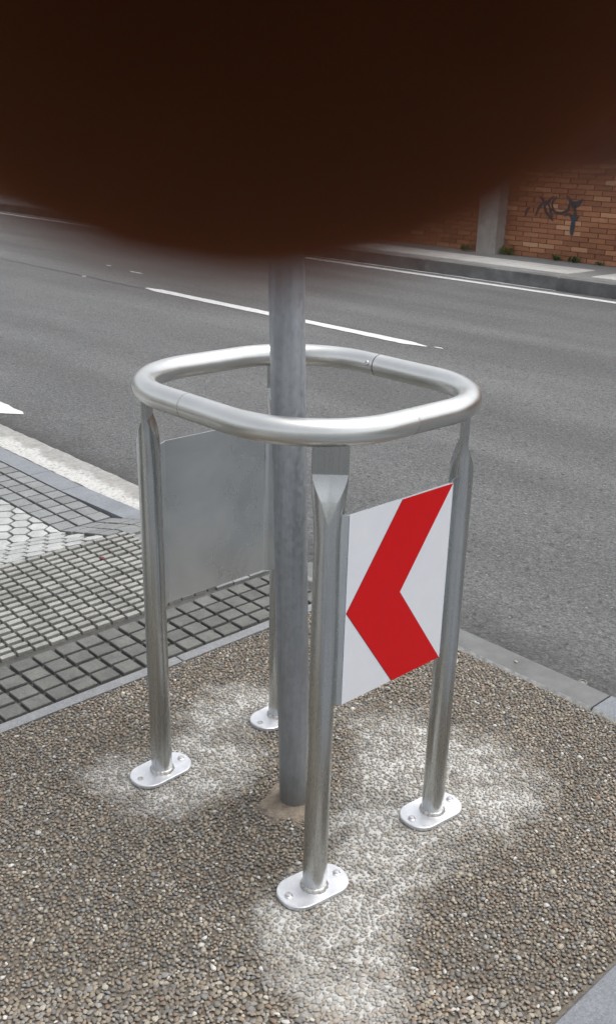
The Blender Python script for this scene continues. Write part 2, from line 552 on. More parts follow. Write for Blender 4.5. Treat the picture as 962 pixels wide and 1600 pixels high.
o = setp(obj('far_bricks', me), wall); o['kind'] = 'stuff'
cop = MB()
x = -45.0
while x < 20:
    cop.box(x, x + .49, WY - .03, WY + .37, 3.02, 3.09); x += .5
setp(obj('coping', cop.mesh('coping', M['pillar'])), wall)

# graffiti: sprayed strokes, paint thickness only
def stroke(mb, pts, wd, y):
    P = [Vector((a, 0, b)) for a, b in pts]
    Q = []
    for i in range(len(P) - 1):
        p0 = P[max(i - 1, 0)]; p1 = P[i]; p2 = P[i + 1]; p3 = P[min(i + 2, len(P) - 1)]
        for k in range(6):
            t_ = k / 6
            Q.append(.5 * ((2 * p1) + (p2 - p0) * t_ + (2 * p0 - 5 * p1 + 4 * p2 - p3) * t_ ** 2 + (3 * p1 - p0 - 3 * p2 + p3) * t_ ** 3))
    Q.append(P[-1])
    n = len(Q)
    v, f = [], []
    for i, q in enumerate(Q):
        d = (Q[min(i + 1, n - 1)] - Q[max(i - 1, 0)]).normalized()
        s_ = Vector((-d.z, 0, d.x)) * wd * .5 * (.55 + .45 * math.sin(PI * (i + .5) / n)) * random.uniform(.8, 1.15)
        v += [(q.x + s_.x, y, q.z + s_.z), (q.x - s_.x, y, q.z - s_.z)]
    for i in range(n - 1):
        f.append((2 * i, 2 * i + 1, 2 * i + 3, 2 * i + 2))
    mb.add(v, f)
g = MB()
GY = WY - .0155
def gs(pts, wd):
    stroke(g, pts, wd, GY - len(g.v) * 1e-6)
gs([(-6.62, .58), (-6.60, .66), (-6.56, .70)], .035)
gs([(-6.46, .60), (-6.40, .74), (-6.30, .78), (-6.24, .70), (-6.20, .60)], .035)
gs([(-6.42, .84), (-6.36, .80), (-6.30, .66), (-6.18, .56)], .035)
gs([(-6.20, .86), (-6.28, .80), (-6.34, .70)], .032)
gs([(-6.16, .86), (-6.22, .78), (-6.18, .68), (-6.08, .66), (-5.98, .70), (-5.96, .80), (-5.99, .87)], .035)
gs([(-5.96, .82), (-5.88, .79), (-5.78, .82)], .055)
gs([(-6.02, .88), (-5.94, .80), (-5.88, .72), (-5.85, .62)], .038)
gs([(-6.02, .63), (-5.94, .65), (-5.87, .58), (-5.80, .64)], .03)
gs([(-5.87, .66), (-5.875, .56), (-5.88, .46), (-5.875, .40)], .06)
gs([(-5.78, .86), (-5.80, .80), (-5.87, .74)], .03)
setp(obj('graffiti', g.mesh('graffiti', M['spray'])), wall)

pil = MB().prism([(PX0, 10.04), (PX1, 10.04), (PX1, 10.40), (PX0, 10.40)], FAR_Z - .02, 3.25, .02)
pil.prism([(PX0 - .03, 10.01), (PX1 + .03, 10.01), (PX1 + .03, 10.43), (PX0 - .03, 10.43)], 3.25, 3.33, .015)
tag(obj('concrete_pillar', pil.mesh('concrete_pillar', M['pillar'])), 'pale grey square concrete pillar standing against the brick wall', 'pillar')

leaf = mesh('weed_leaf', [(0, 0, 0), (.012, .02, .03), (0, .05, .05), (-.012, .02, .03)], [(0, 1, 2, 3)], M['weed'])
def weed(x, y, h, n, label):
    mb = MB()
    for i in range(n):
        a = random.uniform(0, 2 * PI); L = h * random.uniform(.4, 1); wd = L * random.uniform(.10, .22); tl = random.uniform(.15, .9)
        bx, by = random.gauss(0, h * .35), random.gauss(0, h * .12)
        d = Vector((math.cos(a) * tl, math.sin(a) * tl, 1)).normalized() * L
        s_ = Vector((-math.sin(a), math.cos(a), 0)) * wd
        b = Vector((bx, by, 0)); m = b + d * .55; e = b + d + Vector((0, 0, -L * .15 * tl))
        mb.add([b, m + s_, e, m - s_], [(0, 1, 2, 3)])
    return tag(obj('weed', mb.mesh('weed', M['weed']), None, (x, y, FAR_Z)), label, 'weed', 'weeds along the foot of the brick wall')
weed(-7.42, 10.02, .13, 26, 'green weed tuft at the left foot of the concrete pillar')
weed(-6.82, 10.12, .16, 34, 'green weed tuft in the corner right of the concrete pillar')
weed(-6.02, 10.17, .10, 40, 'low weed at the wall foot below the graffiti, left one')
weed(-5.78, 10.17, .11, 40, 'low weed at the wall foot right of the graffiti drip')
weed(-5.40, 10.17, .07, 30, 'smallest weed at the wall foot near the right edge of view')

# ------------------------------------------------------------------ near kerb, gutter, footpath
def zpath(u):
    return float(np.interp(u, [-9, -1.96, -1.60, -1.03, 9], [-.06, -.06, .032, 0, 0]))
def slope(u):
    return (zpath(u + .02) - zpath(u - .02)) / .04

nk = tag(obj('near_kerb', None), kind='structure')
def kerb_stone(x0, x1, z0, z1):
    """one stone along X, top rising from z0 (left) to z1 (right), worn pale arrises"""
    y0, y1, c = .897, 1.017, .011
    v, f = [], []
    for xx, zt in ((x0 + .003, z0), (x1 - .003, z1)):
        v += [(xx, y0, -.2), (xx, y0, zt - c), (xx, y0 + c, zt), (xx, y1 - c * 1.3, zt), (xx, y1, zt - c), (xx, y1, -.2)]
    for i in range(5):
        f.append((i, i + 6, i + 7, i + 1))
    f += [(0, 1, 2, 3, 4, 5), (11, 10, 9, 8, 7, 6)]
    me = mesh('kerb_stone', v, f, M['kerb_pale'] if x0 > .2 else M['kerb'])
    me.materials.append(M['arris'])
    me.polygons[1].material_index = 1; me.polygons[3].material_index = 1
    return obj('kerb_stone', me, nk)
for a, b, za, zb in ((4.24, 5.24, 0, 0), (3.24, 4.24, 0, 0), (2.24, 3.24, 0, 0), (1.24, 2.24, 0, 0), (.245, 1.24, .001, 0), (-.755, .245, 0, 0), (-1.00, -.755, 0, 0), (-1.86, -1.00, -.052, 0)):
    kerb_stone(a, b, za, zb)

# flush gutter left of the ramp: a rough, uneven concrete band
gx = np.linspace(-9, -1.862, 240); gy = np.linspace(.892, 1.105, 14)
GX, GY_ = np.meshgrid(gx, gy, indexing='ij')
edge = (fbm(gx * 7, gx * 0, 5) - .5) * .035
GYd = GY_ + np.where(np.arange(14) == 13, 1, 0)[None, :] * edge[:, None]
GZ = -.058 + (fbm(GX * 30, GY_ * 30, 3) - .5) * .012 - np.where(np.arange(14) == 13, .03, 0)[None, :]
vv = np.stack([GX, GYd, GZ], -1).reshape(-1, 3)
ff = [(i * 14 + j, (i + 1) * 14 + j, (i + 1) * 14 + j + 1, i * 14 + j + 1) for i in range(239) for j in range(13)]
tag(obj('gutter', mesh('gutter', vv, ff, M['gutter'], True)), kind='structure')

# paving bed follows the ramp
us = [-9, -1.96, -1.60, -1.03, -.69]
vv = []
for u in us:
    vv += [(u, -6, zpath(u) - .006), (u, .892, zpath(u) - .006)]
foot = tag(obj('footpath', mesh('footpath', vv, [(2 * i, 2 * i + 2, 2 * i + 3, 2 * i + 1) for i in range(4)], M['joint'])), kind='structure')

def piece_mesh(name, poly, mat, top=.004, ch=.002):
    return MB().prism(poly, -.012, top, ch).mesh(name, mat)
def rect(a, b):
    return [(-a, -b), (a, -b), (a, b), (-a, b)]
def lay(name, items, me_list, mat, limit=300):
    """items (u, v, rot) nearest the camera become single pieces, the rest one mesh"""
    items = sorted(items, key=lambda q: (q[0] - 1.42) ** 2 + (q[1] + 1.335) ** 2 if q[1] > -.62 else 1e6)
    rest = MB()
    for k, (u, v) in enumerate(items):
        s_ = slope(u)
        me = random.choice(me_list)
        loc = (u, v, zpath(u) + random.uniform(-.0012, .0012))
        rot = (random.uniform(-.006, .006), -math.atan(s_) + random.uniform(-.006, .006), random.uniform(-.02, .02))
        if k < limit:
            obj(name, me, foot, loc, rot)
        else:
            m = Matrix.Translation(loc) @ Euler(rot).to_matrix().to_4x4()
            rest.add([m @ q.co for q in me.vertices], [tuple(p.vertices) for p in me.polygons])
    if rest.v:
        obj(name + '_field', rest.mesh(name + '_field', mat), foot)['kind'] = 'stuff'

# grey edging strip beside the pebbles
vs = [-3.0, -2.2, -1.4, -.62, .205, .89]
for a, b in zip(vs, vs[1:]):
    obj('edging_slab', MB().prism([(-.735, a + .002), (-.697, a + .002), (-.697, b - .002), (-.735, b - .002)], -.03, .001, .002).mesh('edging_slab', M['strip']), foot)
# dark square blocks: four columns beside the edging, then a margin along the kerb
bm_ = [piece_mesh('paving_block', rect(.0278 + a, .0308 + b), M['block'], .006, .0018) for a, b in ((0, 0), (.001, -.001), (-.001, .001))]
it = []
for r in range(-22, 14):
    for c in range(4):
        it.append((-.774 - c * .0672 + (.004 if (r // 4) % 2 else 0), -.089 + r * .0738))
lay('paving_block', [q for q in it if q[1] < .87], bm_, M['block'], 200)
# pale ribbed tiles
sm_ = [piece_mesh('ribbed_slat', rect(.0092 + a, .0222 + b), M['slat'], .006, .0012) for a, b in ((0, 0), (.001, .001), (-.0008, .0008))]
it = []
for c in range(17):
    for r in range(-30, 13):
        it.append((-1.050 - c * .0337, -.012 + r * .0545 + (.003 if c % 2 else 0)))
lay('ribbed_slat', [q for q in it if q[1] < .60], sm_, M['slat'])
# hexagons on the dropped flank and beyond
R = .081 / math.sqrt(3) * .87
hx = [piece_mesh('hexagonal_tile', [(R * k * math.cos(i * PI / 3), R * k * math.sin(i * PI / 3)) for i in range(6)], M['hex'], .005, .0012) for k in (1, .98, 1.015)]
it = []
for i in range(-2, 34):
    for j in range(-26, 8):
        u = -1.645 - i * .0702; v = .482 + j * .081 - (.0405 if i % 2 else 0)
        if u > -1.64: continue
        if v < .50: it.append((u, v))
lay('hexagonal_tile', it, hx, M['hex'], 280)
h2 = [piece_mesh('half_hexagonal_tile', [(-R, -.002), (-R * .5, -R * .866), (R * .5, -R * .866), (R, -.002)], M['hex'], .005, .001)]
lay('half_hexagonal_tile', [(-1.645 - i * .0702, .5225) for i in range(5, 34, 2)], h2, M['hex'])
# plain concrete slabs carry the pavement on past the tiles
for i in range(5):
    for v0, v1 in ((-5.2, -3.9), (-3.9, -2.6), (-2.6, -1.3), (-1.3, 0), (0, .775)):
        obj('slab', MB().prism([(-4.0 - i - .998, v0 + .003), (-4.0 - i - .003, v0 + .003), (-4.0 - i - .003, v1 - .003), (-4.0 - i - .998, v1 - .003)], -.09, -.057 + random.uniform(0, .003), .004).mesh('slab', M['farwalk']), foot)
# grey grid blocks along the kerb
gm_ = [piece_mesh('grid_block', rect(.0385 + a, .0355 + b), M['grid'], .005, .0015) for a, b in ((0, 0), (.001, -.0008), (-.001, .001))]
it = []
for c in range(24):
    for r in range(3):
        it.append((-1.66 - c * .088, .732 - r * .0825))
for c in range(7):
    for r in range(4):
        it.append((-1.068 - c * .0885, .852 - r * .0738))
lay('grid_block', it, gm_, M['grid'])
# granite slabs between grid and gutter
xs = [-6.2, -5.2, -4.2, -3.43, -2.68, -2.40, -1.885, -1.63]
for a, b in zip(xs, xs[1:]):
    v_ = []
    for xx in (a + .002, b - .002):
        for yy_ in (.779, .886):
            v_.append((xx, yy_, zpath(xx) + .003))
    v2 = v_ + [(p[0], p[1], p[2] - .05) for p in v_]
    obj('granite_slab', mesh('granite_slab', v2, [(0, 2, 3, 1), (0, 4, 6, 2), (2, 6, 7, 3), (3, 7, 5, 1), (1, 5, 4, 0)], M['granite']), foot)

# concrete path right of the pebbles
cp = tag(obj('concrete_path', None), kind='structure')
ys = [-4.2, -3.0, -1.8, -.62, .50, .893]
for a, b in zip(ys, ys[1:]):
    for x0, x1 in ((.774, 1.75), (1.75, 2.75), (2.75, 3.75)):
        obj('slab', MB().prism([(x0 + .003, a + .003), (x1 - .003, a + .003), (x1 - .003, b - .003), (x0 + .003, b - .003)], -.06, .002 + random.uniform(0, .002), .005).mesh('slab', M['path']), cp)

# ------------------------------------------------------------------ pebble paving
DUST = [(-.349, -.249, .085, 1.), (-.226, -.204, .105, 1.), (-.298, -.025, .114, 1.), (-.225, -.06, .085, .95), (-.425, .106, .085, .95), (-.387, .175, .095, 1.), (-.479, .171, .060, .6), (-.33, .24, .07, .9),
        (.040, .280, .105, .8), (-.003, .451, .105, .8), (.10, .36, .1, .85), (.188, .451, .140, .95), (.27, .42, .11, .95), (.346, .395, .100, .75), (.161, .148, .100, .95), (.296, .265, .125, .85), (.22, .18, .10, .9), (.180, .063, .080, .85), (.12, .23, .09, .9),
        (.300, -.247, .095, .95), (.300, -.082, .105, 1.), (.282, .017, .095, .8), (.388, -.173, .100, 1.), (.419, -.308, .085, .85), (.48, -.25, .08, .8), (.508, -.297, .070, .8), (.56, -.33, .07, .7), (.369, .085, .075, .6), (.33, -.16, .10, 1.), (-.147, .380, .075, .6), (-.04, .37, .08, .6)]
def dust(x, y):
    wx = x + (fbm(x * 14, y * 14, 21) - .5) * .09
    wy = y + (fbm(x * 14, y * 14, 31) - .5) * .09
    inv = np.ones_like(x)
    for a, b, r, s_ in DUST:
        d = np.hypot(wx - a, wy - b) / (r * 1.38)
        k = np.clip((1.35 - d) / 1.35, 0, 1); k = k * k * (3 - 2 * k)
        inv = inv * (1 - np.clip(k * s_ * .95, 0, 1))
    m = 1 - inv
    m = m * np.clip(.28 + .95 * fbm(x * 30, y * 30, 41), 0, 1.05)
    return np.clip(m, 0, 1)

nx, ny = 245, 366
gx = np.linspace(PAD_X0, PAD_X1, nx); gy = np.linspace(PAD_Y0, PAD_Y1, ny)
X, Y = np.meshgrid(gx, gy, indexing='ij')
D = dust(X, Y)
Z = -.0042 + (fbm(X * 90, Y * 90, 9) - .5) * .0022 + D * .0031
idx = np.arange(nx * ny).reshape(nx, ny)
q = np.stack([idx[:-1, :-1], idx[1:, :-1], idx[1:, 1:], idx[:-1, 1:]], -1).reshape(-1, 4)
def np_mesh(name, v, f, mat):
    me = bpy.data.meshes.new(name)
    k = f.shape[1]
    me.vertices.add(len(v)); me.vertices.foreach_set('co', v.astype(np.float32).ravel())
    me.loops.add(f.size); me.loops.foreach_set('vertex_index', f.astype(np.int32).ravel())
    me.polygons.add(len(f)); me.polygons.foreach_set('loop_start', np.arange(0, f.size, k, dtype=np.int32))
    me.update(calc_edges=True)
    me.polygons.foreach_set('use_smooth', np.ones(len(f), bool))
    me.materials.append(mat)
    return me
me = np_mesh('pebble_paving', np.stack([X, Y, Z], -1).reshape(-1, 3), q, M['matrix'])
me.attributes.new('dust', 'FLOAT', 'POINT').data.foreach_set('value', D.ravel().astype(np.float32))
pad = tag(obj('pebble_paving', me), kind='structure')

# thousands of small stones set in the cement
import bmesh
bm = bmesh.new()
bmesh.ops.create_icosphere(bm, subdivisions=2, radius=1)
bmesh.ops.delete(bm, geom=[v for v in bm.verts if v.co.z < -.30], context='VERTS')
bm.verts.index_update()
tv = np.array([v.co[:] for v in bm.verts]); tf = np.array([[v.index for v in f.verts] for f in bm.faces])
bm.free()
bm = bmesh.new()
bmesh.ops.create_icosphere(bm, subdivisions=1, radius=1)
bmesh.ops.delete(bm, geom=[v for v in bm.verts if v.co.z < -.5], context='VERTS')
bm.verts.index_update()
tv1 = np.array([v.co[:] for v in bm.verts]); tf1 = np.array([[v.index for v in f.verts] for f in bm.faces])
bm.free()
# dart throwing on a cell grid, large stones first
cell = .005
occ = {}
P = []
def try_add(n, rlo, rhi, x0, x1, y0, y1):
    xs_ = RNG.uniform(x0, x1, n); ys_ = RNG.uniform(y0, y1, n); rs_ = RNG.uniform(rlo, rhi, n)
    for a, b, r in zip(xs_, ys_, rs_):
        ci, cj = int(a / cell + 1000), int(b / cell + 1000)
        ok = True
        for i in range(ci - 3, ci + 4):
            for j in range(cj - 3, cj + 4):
                for (a2, b2, r2) in occ.get((i, j), ()):
                    if (a - a2) ** 2 + (b - b2) ** 2 < ((r + r2) * .82) ** 2:
                        ok = False; break
                if not ok: break
            if not ok: break
        if ok:
            occ.setdefault((ci, cj), []).append((a, b, r)); P.append((a, b, r))
bx = (PAD_X0 + .003, PAD_X1 - .007, -.98, PAD_Y1 - .003)
try_add(3500, .0050, .0068, *bx)
try_add(38000, .0037, .0050, *bx)
try_add(90000, .0026, .0038, *bx)
P = np.array(P)
# keep the sanded ring round the post free
dd = np.hypot(P[:, 0] - .01, P[:, 1] - .0)
P = P[dd > .062 + (fbm(P[:, 0] * 40, P[:, 1] * 40, 77) - .5) * .06]
N = len(P)
pal = np.array([(.205, .165, .115), (.155, .125, .090), (.260, .215, .150), (.120, .105, .085), (.165, .160, .145), (.100, .098, .092), (.30, .265, .20), (.175, .115, .075), (.44, .42, .37), (.215, .20, .175)])
pw = np.array([.17, .15, .12, .13, .12, .09, .06, .07, .03, .06])
ci = RNG.choice(len(pal), N, p=pw / pw.sum())
pc = (pal[ci] * .72 + .28 * np.array([.17, .145, .112])) * 1.12 * RNG.uniform(.78, 1.22, (N, 1))
patch = fbm(P[:, 0] * 5, P[:, 1] * 5, 55)
pc = pc * (.78 + .42 * patch)[:, None] * np.array([.96, .99, 1.06])
pdv = dust(P[:, 0], P[:, 1])
def build_pebbles(sel, tv, tf):
    n = len(sel)
    S = P[sel]
    el = RNG.uniform(.58, 1.0, n); fl = RNG.uniform(.34, .62, n); an = RNG.uniform(0, PI, n)
    lump = 1 + RNG.uniform(-.13, .13, (n, len(tv), 1)) + .16 * np.sin(2 * np.arctan2(tv[:, 1], tv[:, 0])[None, :, None] + RNG.uniform(0, 6.28, (n, 1, 1))) * RNG.uniform(0, 1, (n, 1, 1)) + .12 * np.sin(3 * np.arctan2(tv[:, 1], tv[:, 0])[None, :, None] + RNG.uniform(0, 6.28, (n, 1, 1)))
    V = tv[None] * lump * np.stack([S[:, 2] * 1.25, S[:, 2] * 1.25 * el, S[:, 2] * fl], -1)[:, None, :]
    tx = RNG.normal(0, .16, n)[:, None]
    V[:, :, 2] += V[:, :, 0] * tx
    c, s_ = np.cos(an)[:, None], np.sin(an)[:, None]
    xx = V[:, :, 0] * c - V[:, :, 1] * s_; yy_ = V[:, :, 0] * s_ + V[:, :, 1] * c
    zz_ = V[:, :, 2] - S[:, 2:3] * fl[:, None] * RNG.uniform(.60, 1.0, n)[:, None] + RNG.uniform(-.0006, .0009, n)[:, None] + .0006
    V = np.stack([xx + S[:, 0:1], yy_ + S[:, 1:2], zz_], -1).reshape(-1, 3)
    F_ = (tf[None] + (np.arange(n) * len(tv))[:, None, None]).reshape(-1, 3)
    col = np.repeat(np.concatenate([pc[sel], np.ones((n, 1))], 1), len(tv), 0).astype(np.float32)
    return V, F_, col, np.repeat(pdv[sel], len(tv)).astype(np.float32)
dist = np.hypot(P[:, 0] - 1.42, P[:, 1] + 1.335)
near = np.where(dist < 1.45)[0]; far = np.where(dist >= 1.45)[0]
A = build_pebbles(near, tv, tf); B = build_pebbles(far, tv1, tf1)
me = np_mesh('pebbles', np.concatenate([A[0], B[0]]), np.concatenate([A[1], B[1] + len(A[0])]), M['pebble'])
me.attributes.new('pcol', 'FLOAT_COLOR', 'POINT').data.foreach_set('color', np.concatenate([A[2], B[2]]).ravel())
me.attributes.new('dust', 'FLOAT', 'POINT').data.foreach_set('value', np.concatenate([A[3], B[3]]))
tag(obj('pebbles', me), 'small brown and grey pebbles set in the cement around the guard', 'pebbles', None, 'stuff')
print('pebbles', N)

# sand and cement packed round the post
n = 40
v = [(.004, .009, .006)]
for k, (r, z) in enumerate(((.036, .0055), (.046, .0042), (.060, .0020), (.075, -.005))):
    for i in range(n):
        a = 2 * PI * i / n
        w_ = 1 + (0 if k == 0 else (vnoise(np.array([i * .5]), np.array([k * 3.]), 3)[0] - .4) * .38 * k / 2)
        if math.cos(a + .9) > .3 and k: w_ *= 1.12
        v.append((.004 + r * w_ * math.cos(a), .009 + r * w_ * math.sin(a), z + random.uniform(-.0012, .0012)))
f = [(0, 1 + i, 1 + (i + 1) % n) for i in range(n)]
for k in range(3):
    for i in range(n):
        j = (i + 1) % n
        f.append((1 + k * n + i, 1 + (k + 1) * n + i, 1 + (k + 1) * n + j, 1 + k * n + j))
tag(obj('mortar_patch', mesh('mortar_patch', v, f, M['sand'], True)), kind='structure')

# ------------------------------------------------------------------ post
LX, LY = -.685 * .0356, -.728 * .0356
po = MB()
prof = [(.0355, -.05), (.0355, .02), (.0355, .5), (.0355, 1.0), (.0355, 2.0), (.0355, 3.2), (.034, 3.204), (.010, 3.215)]
po.lathe(prof, 48)
po.v = [(a + LX * c, b + LY * c, c) for a, b, c in po.v]
post = tag(obj('signpost', po.mesh('signpost', M['galv'], 40), None, (.0034, .0085, 0)), 'tall mottled grey galvanised post leaning inside the steel guard', 'post')

# ------------------------------------------------------------------ steel guard
guard = thing('pole_guard', 'four legged stainless steel guard around the post with red and white arrow panel', 'pole guard')
RCX, RCY, RA, RB, RC, RZ, RT = -.042, .051, .312, .285, .209, .975, .0252

def ring_path(step=.012):
    pts = []
    x0 = -.100
    segs = []
    top = RCY + RB
    # start right of the joint, run clockwise seen from above
    cs = [((RCX + RA - RC, RCY + RB - RC), PI / 2, 0), ((RCX + RA - RC, RCY - RB + RC), 0, -PI / 2), ((RCX - RA + RC, RCY - RB + RC), -PI / 2, -PI), ((RCX - RA + RC, RCY + RB - RC), -PI, -1.5 * PI)]
    pts.append((x0 + .0013, top))
    for k, (c, a0, a1) in enumerate(cs):
        for i in range(27):
            a = a0 + (a1 - a0) * i / 26
            pts.append((c[0] + RC * math.cos(a), c[1] + RC * math.sin(a)))
    pts.append((x0 - .0013, top))
    # resample the straights
    out = []
    for p, q_ in zip(pts, pts[1:]):
        d = math.hypot(q_[0] - p[0], q_[1] - p[1]); m = max(1, int(d / .02))
        for i in range(m):
            out.append((p[0] + (q_[0] - p[0]) * i / m, p[1] + (q_[1] - p[1]) * i / m))
    out.append(pts[-1])
    return out

def sweep(path, r, z, n=40):
    v, f = [], []
    m = len(path)
    for i, (a, b) in enumerate(path):
        p0 = path[max(i - 1, 0)]; p1 = path[min(i + 1, m - 1)]
        d = Vector((p1[0] - p0[0], p1[1] - p0[1], 0)).normalized()
        s_ = Vector((-d.y, d.x, 0))
        for k in range(n):
            t_ = 2 * PI * k / n
            v.append((a + s_.x * r * math.cos(t_), b + s_.y * r * math.cos(t_), z + r * math.sin(t_)))
    for i in range(m - 1):
        for k in range(n):
            l_ = (k + 1) % n
            f.append((i * n + k, i * n + l_, (i + 1) * n + l_, (i + 1) * n + k))
    f.append(tuple(reversed(range(n)))); f.append(tuple(range((m - 1) * n, m * n)))
    return v, f
rp = ring_path()
v, f = sweep(rp, RT, RZ)
rail = obj('rail', autosmooth(mesh('rail', v, f, M['rail']), 50), guard)
v, f = sweep([(-.108, RCY + RB), (-.092, RCY + RB)], RT - .0022, RZ)
obj('joint_sleeve', autosmooth(mesh('joint_sleeve', v, f, M['dark']), 50), rail)
sc = MB().lathe([(.0062, -.002), (.0062, .0012), (.005, .0026), (.0028, .0028), (.0028, .0012), (.0005, .0012)], 20)
o = obj('screw', sc.mesh('screw', M['bolt'], 40), rail, (-.116, RCY + RB - RT * math.cos(.25), RZ + RT * math.sin(.25)))
o.rotation_euler = Vector((0, -math.cos(.25), math.sin(.25))).to_track_quat('Z', 'Y').to_euler()
# faint ground-back weld seams on the rail
for (sx, sy), rot in (((-.066, -.234), 0), ((.27, .02), PI / 2)):
    rr = MB()
    n = 40
    vv = []; ff = []
    for k, (dx, r) in enumerate(((-.003, RT - .0003), (-.001, RT + .0003), (.001, RT + .0003), (.003, RT - .0003))):
        for i in range(n):
            a = 2 * PI * i / n
            vv.append((dx, r * math.cos(a), r * math.sin(a)))
    for k in range(3):
        for i in range(n):
            j = (i + 1) % n
            ff.append((k * n + i, k * n + j, (k + 1) * n + j, (k + 1) * n + i))
    obj('weld_seam', autosmooth(mesh('weld_seam', vv, ff, M['weld']), 60), rail, (sx, sy, RZ), (0, 0, rot))

LEGS = {'F': (.249, -.162), 'R': (.249, .215), 'L': (-.289, -.162), 'B': (-.289, .215)}
def rail_point(x, y):
    best = min(rp, key=lambda q_: (q_[0] - x) ** 2 + (q_[1] - y) ** 2)
    return best
def leg_mesh(bx, by, tx, ty, zc):
    ang = math.atan2(by - RCY, bx - RCX)
    sx = 1 if bx > RCX else -1; sy = 1 if by > RCY else -1
    rho = Vector((sx * .72, sy * .69, 0)).normalized(); tau = Vector((-rho.y, rho.x, 0))
    zs = [.006, .02, .2, .4, .6, .7, .74] + list(np.linspace(.75, zc, 90)) + [zc + .0015, zc + .006, .93, .957]
    n = 112
    v, f = [], []
    for z in zs:
        k = min(1, max(0, (zc - z) / .13)); k = k * k * (3 - 2 * k)
        wd = .0335 + (.0250 - .0335) * k
        e = z / .957
        cx = bx + (tx - bx) * e; cy = by + (ty - by) * e
        dz = max(0, zc - z); q0 = min(1, dz / .10); lim0 = .0065 + .019 * (1 - (1 - q0) ** 1.5) + (0 if z <= zc else -.0008)
        for i in range(n):
            a = 2 * PI * i / n
            s_ = wd * math.cos(a)
            yr = .025 * math.sqrt(max(0, 1 - math.cos(a) ** 2))
            lim = lim0 + .26 * abs(s_) * min(1, dz / .045)
            y_ = min(yr, lim)
            y_ = math.copysign(y_, math.sin(a)) if abs(math.sin(a)) > 1e-9 else 0
            p = tau * s_ + rho * y_
            v.append((cx + p.x, cy + p.y, z))
    m = len(zs)
    for k in range(m - 1):
        for i in range(n):
            j = (i + 1) % n
            f.append((k * n + i, k * n + j, (k + 1) * n + j, (k + 1) * n + i))
    f.append(tuple(reversed(range(n)))); f.append(tuple(range((m - 1) * n, m * n)))
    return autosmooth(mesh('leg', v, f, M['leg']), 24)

def rrect(a, b, r, n=8):
    out = []
    for sx, sy, a0 in ((1, 1, 0), (-1, 1, PI / 2), (-1, -1, PI), (1, -1, 1.5 * PI)):
        for i in range(n + 1):
            t_ = a0 + PI / 2 * i / n
            out.append((sx * (a - r) + r * math.cos(t_), sy * (b - r) + r * math.sin(t_)))
    return out
plate_me = MB().prism(rrect(.0470, .0795, .0435), .0, .0085, .0016).mesh('base_plate', M['plate'], 30)
bolt_me = MB().lathe([(.0085, 0), (.0085, .0010), (.0066, .0022), (.0064, .0045), (.0050, .0060), (.0022, .0064)], 20).mesh('bolt', M['bolt'], 35)
hole_me = MB().lathe([(.0072, .0), (.0072, .0006), (.0056, .0007), (.005, -.002), (.002, -.002)], 20).mesh('bolt', M['weld'], 35)
YAW = {'F': -.14, 'R': -.10, 'L': .03, 'B': .05}
for k, (bx, by) in LEGS.items():
    tx, ty = rail_point(bx, by)
    zc = {'F': .898, 'R': .893, 'L': .893, 'B': .893}[k]
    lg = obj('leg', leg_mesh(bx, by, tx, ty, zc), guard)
    rr = random.Random(ord(k))
    wb = MB().lathe([(.0245, .0095), (.0300, .0092), (.0292, .0118), (.0272, .0150), (.0252, .0175), (.0245, .0175)], 44, (bx, by, 0), lambda i, q_: (.03 * math.sin(i * 2.1 + ord(k)) + rr.uniform(-.02, .02)) if 0 < q_ < 5 else 0)
    obj('weld_bead', wb.mesh('weld_bead', M['weld'], 60), lg)
    pl = obj('base_plate', plate_me, guard, (bx - .002, by - .002, .001), (0, 0, YAW[k]))
    for s_ in (-1, 1):
        obj('bolt', hole_me if k in 'B' or (k == 'L' and s_ < 0) else bolt_me, pl, (0, s_ * .061, .0087))

